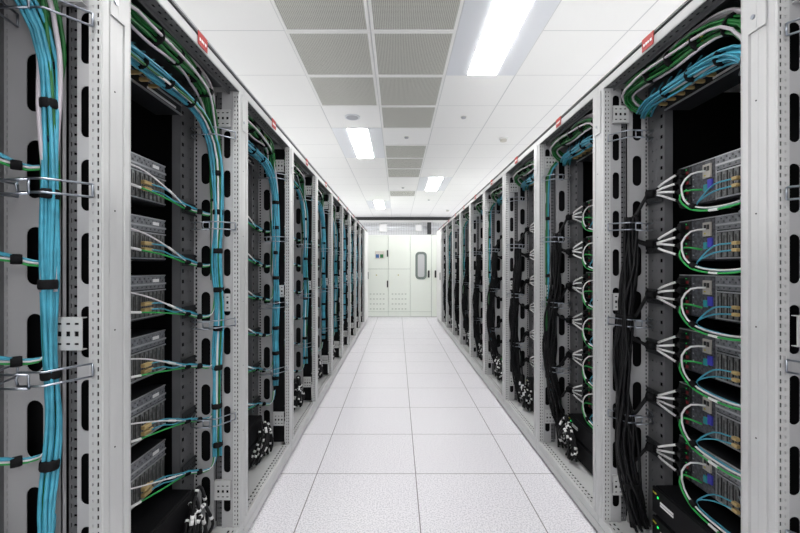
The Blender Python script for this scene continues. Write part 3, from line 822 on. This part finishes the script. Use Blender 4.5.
# ceiling fittings
def col(c): return -0.829 + 0.632*(c-1)
def rowy(r): return 2.87 + 0.668*r
GR = MB('grille').box(0.026, 0.606, 0.024, 0.644, -0.006, -0.0005)
FR = MB('ceilwhite')
for q in ((0.003, 0.629, 0.003, 0.024), (0.003, 0.629, 0.644, 0.665), (0.003, 0.026, 0.024, 0.644), (0.606, 0.629, 0.024, 0.644)): FR.box(q[0], q[1], q[2], q[3], -0.010, -0.0005, 0.002)
gr_m, fr_m = GR.mesh('mesh_panel'), FR.mesh('frame')
def grille(c, r, label):
    t = thing('ceiling_grille', label, 'air grille', 'ceiling air grilles', (col(c), rowy(r), CEIL))
    part('mesh_panel', gr_m, t); part('frame', fr_m, t)
for r, nm in ((-1, 'nearest'), (0, 'second'), (1, 'third')):
    grille(1, r, f'grey ceiling grille, {nm} in the shorter file beside the round speaker')
for r, nm in ((-1, 'nearest'), (0, 'second'), (1, 'third'), (2, 'fourth'), (4, 'fifth'), (5, 'sixth'), (6, 'seventh'), (9, 'farthest')):
    grille(2, r, f'grey ceiling grille, {nm} in the long central file above the aisle')
LH = MB('fixture')
for q in ((0.004, 0.199, 0.004, 1.332), (0.449, 0.628, 0.004, 1.332)): LH.box(q[0], q[1], q[2], q[3], -0.006, -0.0005, 0.002)
LH.box(0.199, 0.449, 0.004, 0.024, -0.006, -0.0005); LH.box(0.199, 0.449, 1.312, 1.332, -0.006, -0.0005)
LD = MB('lamp').box(0.200, 0.448, 0.025, 1.311, -0.012, -0.0005, 0.003)
lh_m, ld_m = LH.mesh('housing'), LD.mesh('diffuser')
def light(x, y, label):
    t = thing('ceiling_light', label, 'ceiling light', 'recessed ceiling lights', (x, y, CEIL))
    part('housing', lh_m, t); part('diffuser', ld_m, t)
light(col(3), rowy(-1), 'large bright ceiling light beside the nearest grilles')
light(col(1), rowy(3), 'bright ceiling light just beyond the round ceiling speaker')
light(col(3), rowy(7), 'small-looking ceiling light beyond the grille file on the black-cabled side')
light(col(1), rowy(11), 'farthest small ceiling light near the pale cabinets')
for r in (-5, -9):  # unseen lights added for illumination, continuing the aisle pattern
    light(col(1 if r == -5 else 3), rowy(r), 'unseen ceiling light added behind the camera over the aisle')
for r in (-5, -1, 3, 7, 11):  # extra lights out of view, added to brighten the room
    for x in (-2.90, 2.70): light(x, rowy(r), 'unseen ceiling light added over the outer aisle behind the racks')
def ceiling_disc(name, label, cat, x, y, r, h, m1, m2, inner):
    t = thing(name, label, cat, None, (x, y, CEIL))
    part('rim', MB(m1).cyl((0, 0, -h), r, h-0.0005, 'z', 24, r*1.02).mesh('rim'), t)
    part('centre', MB(m2).cyl((0, 0, -h-inner), r*0.72, inner-0.0002, 'z', 24, r*0.8).mesh('centre'), t)
ceiling_disc('ceiling_speaker', 'round grey ceiling speaker beyond the shorter grille file', 'speaker', -0.524, 4.52, 0.088, 0.010, 'fixture', 'speaker', 0.004)
ceiling_disc('smoke_detector', 'round cream smoke detector above the black-cabled row', 'smoke detector', 1.432, 5.27, 0.058, 0.018, 'ceilwhite', 'sensor', 0.026)
for x, y, lb in ((0.12, 5.22, 'small ceiling sprinkler between the central grilles'), (0.765, 4.52, 'small ceiling sprinkler in a tile beyond the large ceiling light'), (0.12, 8.55, 'tiny ceiling sprinkler between the farthest two central grilles'), (0.81, 10.1, 'tiny ceiling sprinkler beyond the light on the black-cabled side')):
    ceiling_disc('sprinkler', lb, 'sprinkler', x, y, 0.034, 0.004, 'sensor', 'speaker', 0.014)
ceiling_disc('smoke_detector', 'far smoke detector near the end wall above the black-cabled row', 'smoke detector', 1.53, 11.9, 0.058, 0.018, 'ceilwhite', 'sensor', 0.026)

# ---------------------------------------------------------------- world, camera, view
w = bpy.data.worlds.new('World'); bpy.context.scene.world = w; w.use_nodes = True
w.node_tree.nodes['Background'].inputs['Color'].default_value = (1.0, 1.0, 1.0, 1)
w.node_tree.nodes['Background'].inputs['Strength'].default_value = 1.0
cd = bpy.data.cameras.new('camera'); cam = bpy.data.objects.new('camera', cd); C.objects.link(cam)
cam.location = (0, 0, EYE); cam.rotation_euler = (PI/2, 0, 0)
cd.sensor_width = 36; cd.lens = 36*FPX/800; cd.shift_x = 2.5/800; cd.shift_y = 0.5/800; cd.clip_start = 0.02
sc = bpy.context.scene; sc.camera = cam
vs = sc.view_settings; sc.display_settings.display_device = 'sRGB'
vs.view_transform = 'Standard'; vs.look = 'None'; vs.gamma = 1.0; vs.use_curve_mapping = False; vs.exposure = 0.34
try:
    sc.cycles.max_bounces = 8; sc.cycles.diffuse_bounces = 5; sc.cycles.use_denoising = True; sc.cycles.sample_clamp_indirect = 6
except Exception: pass
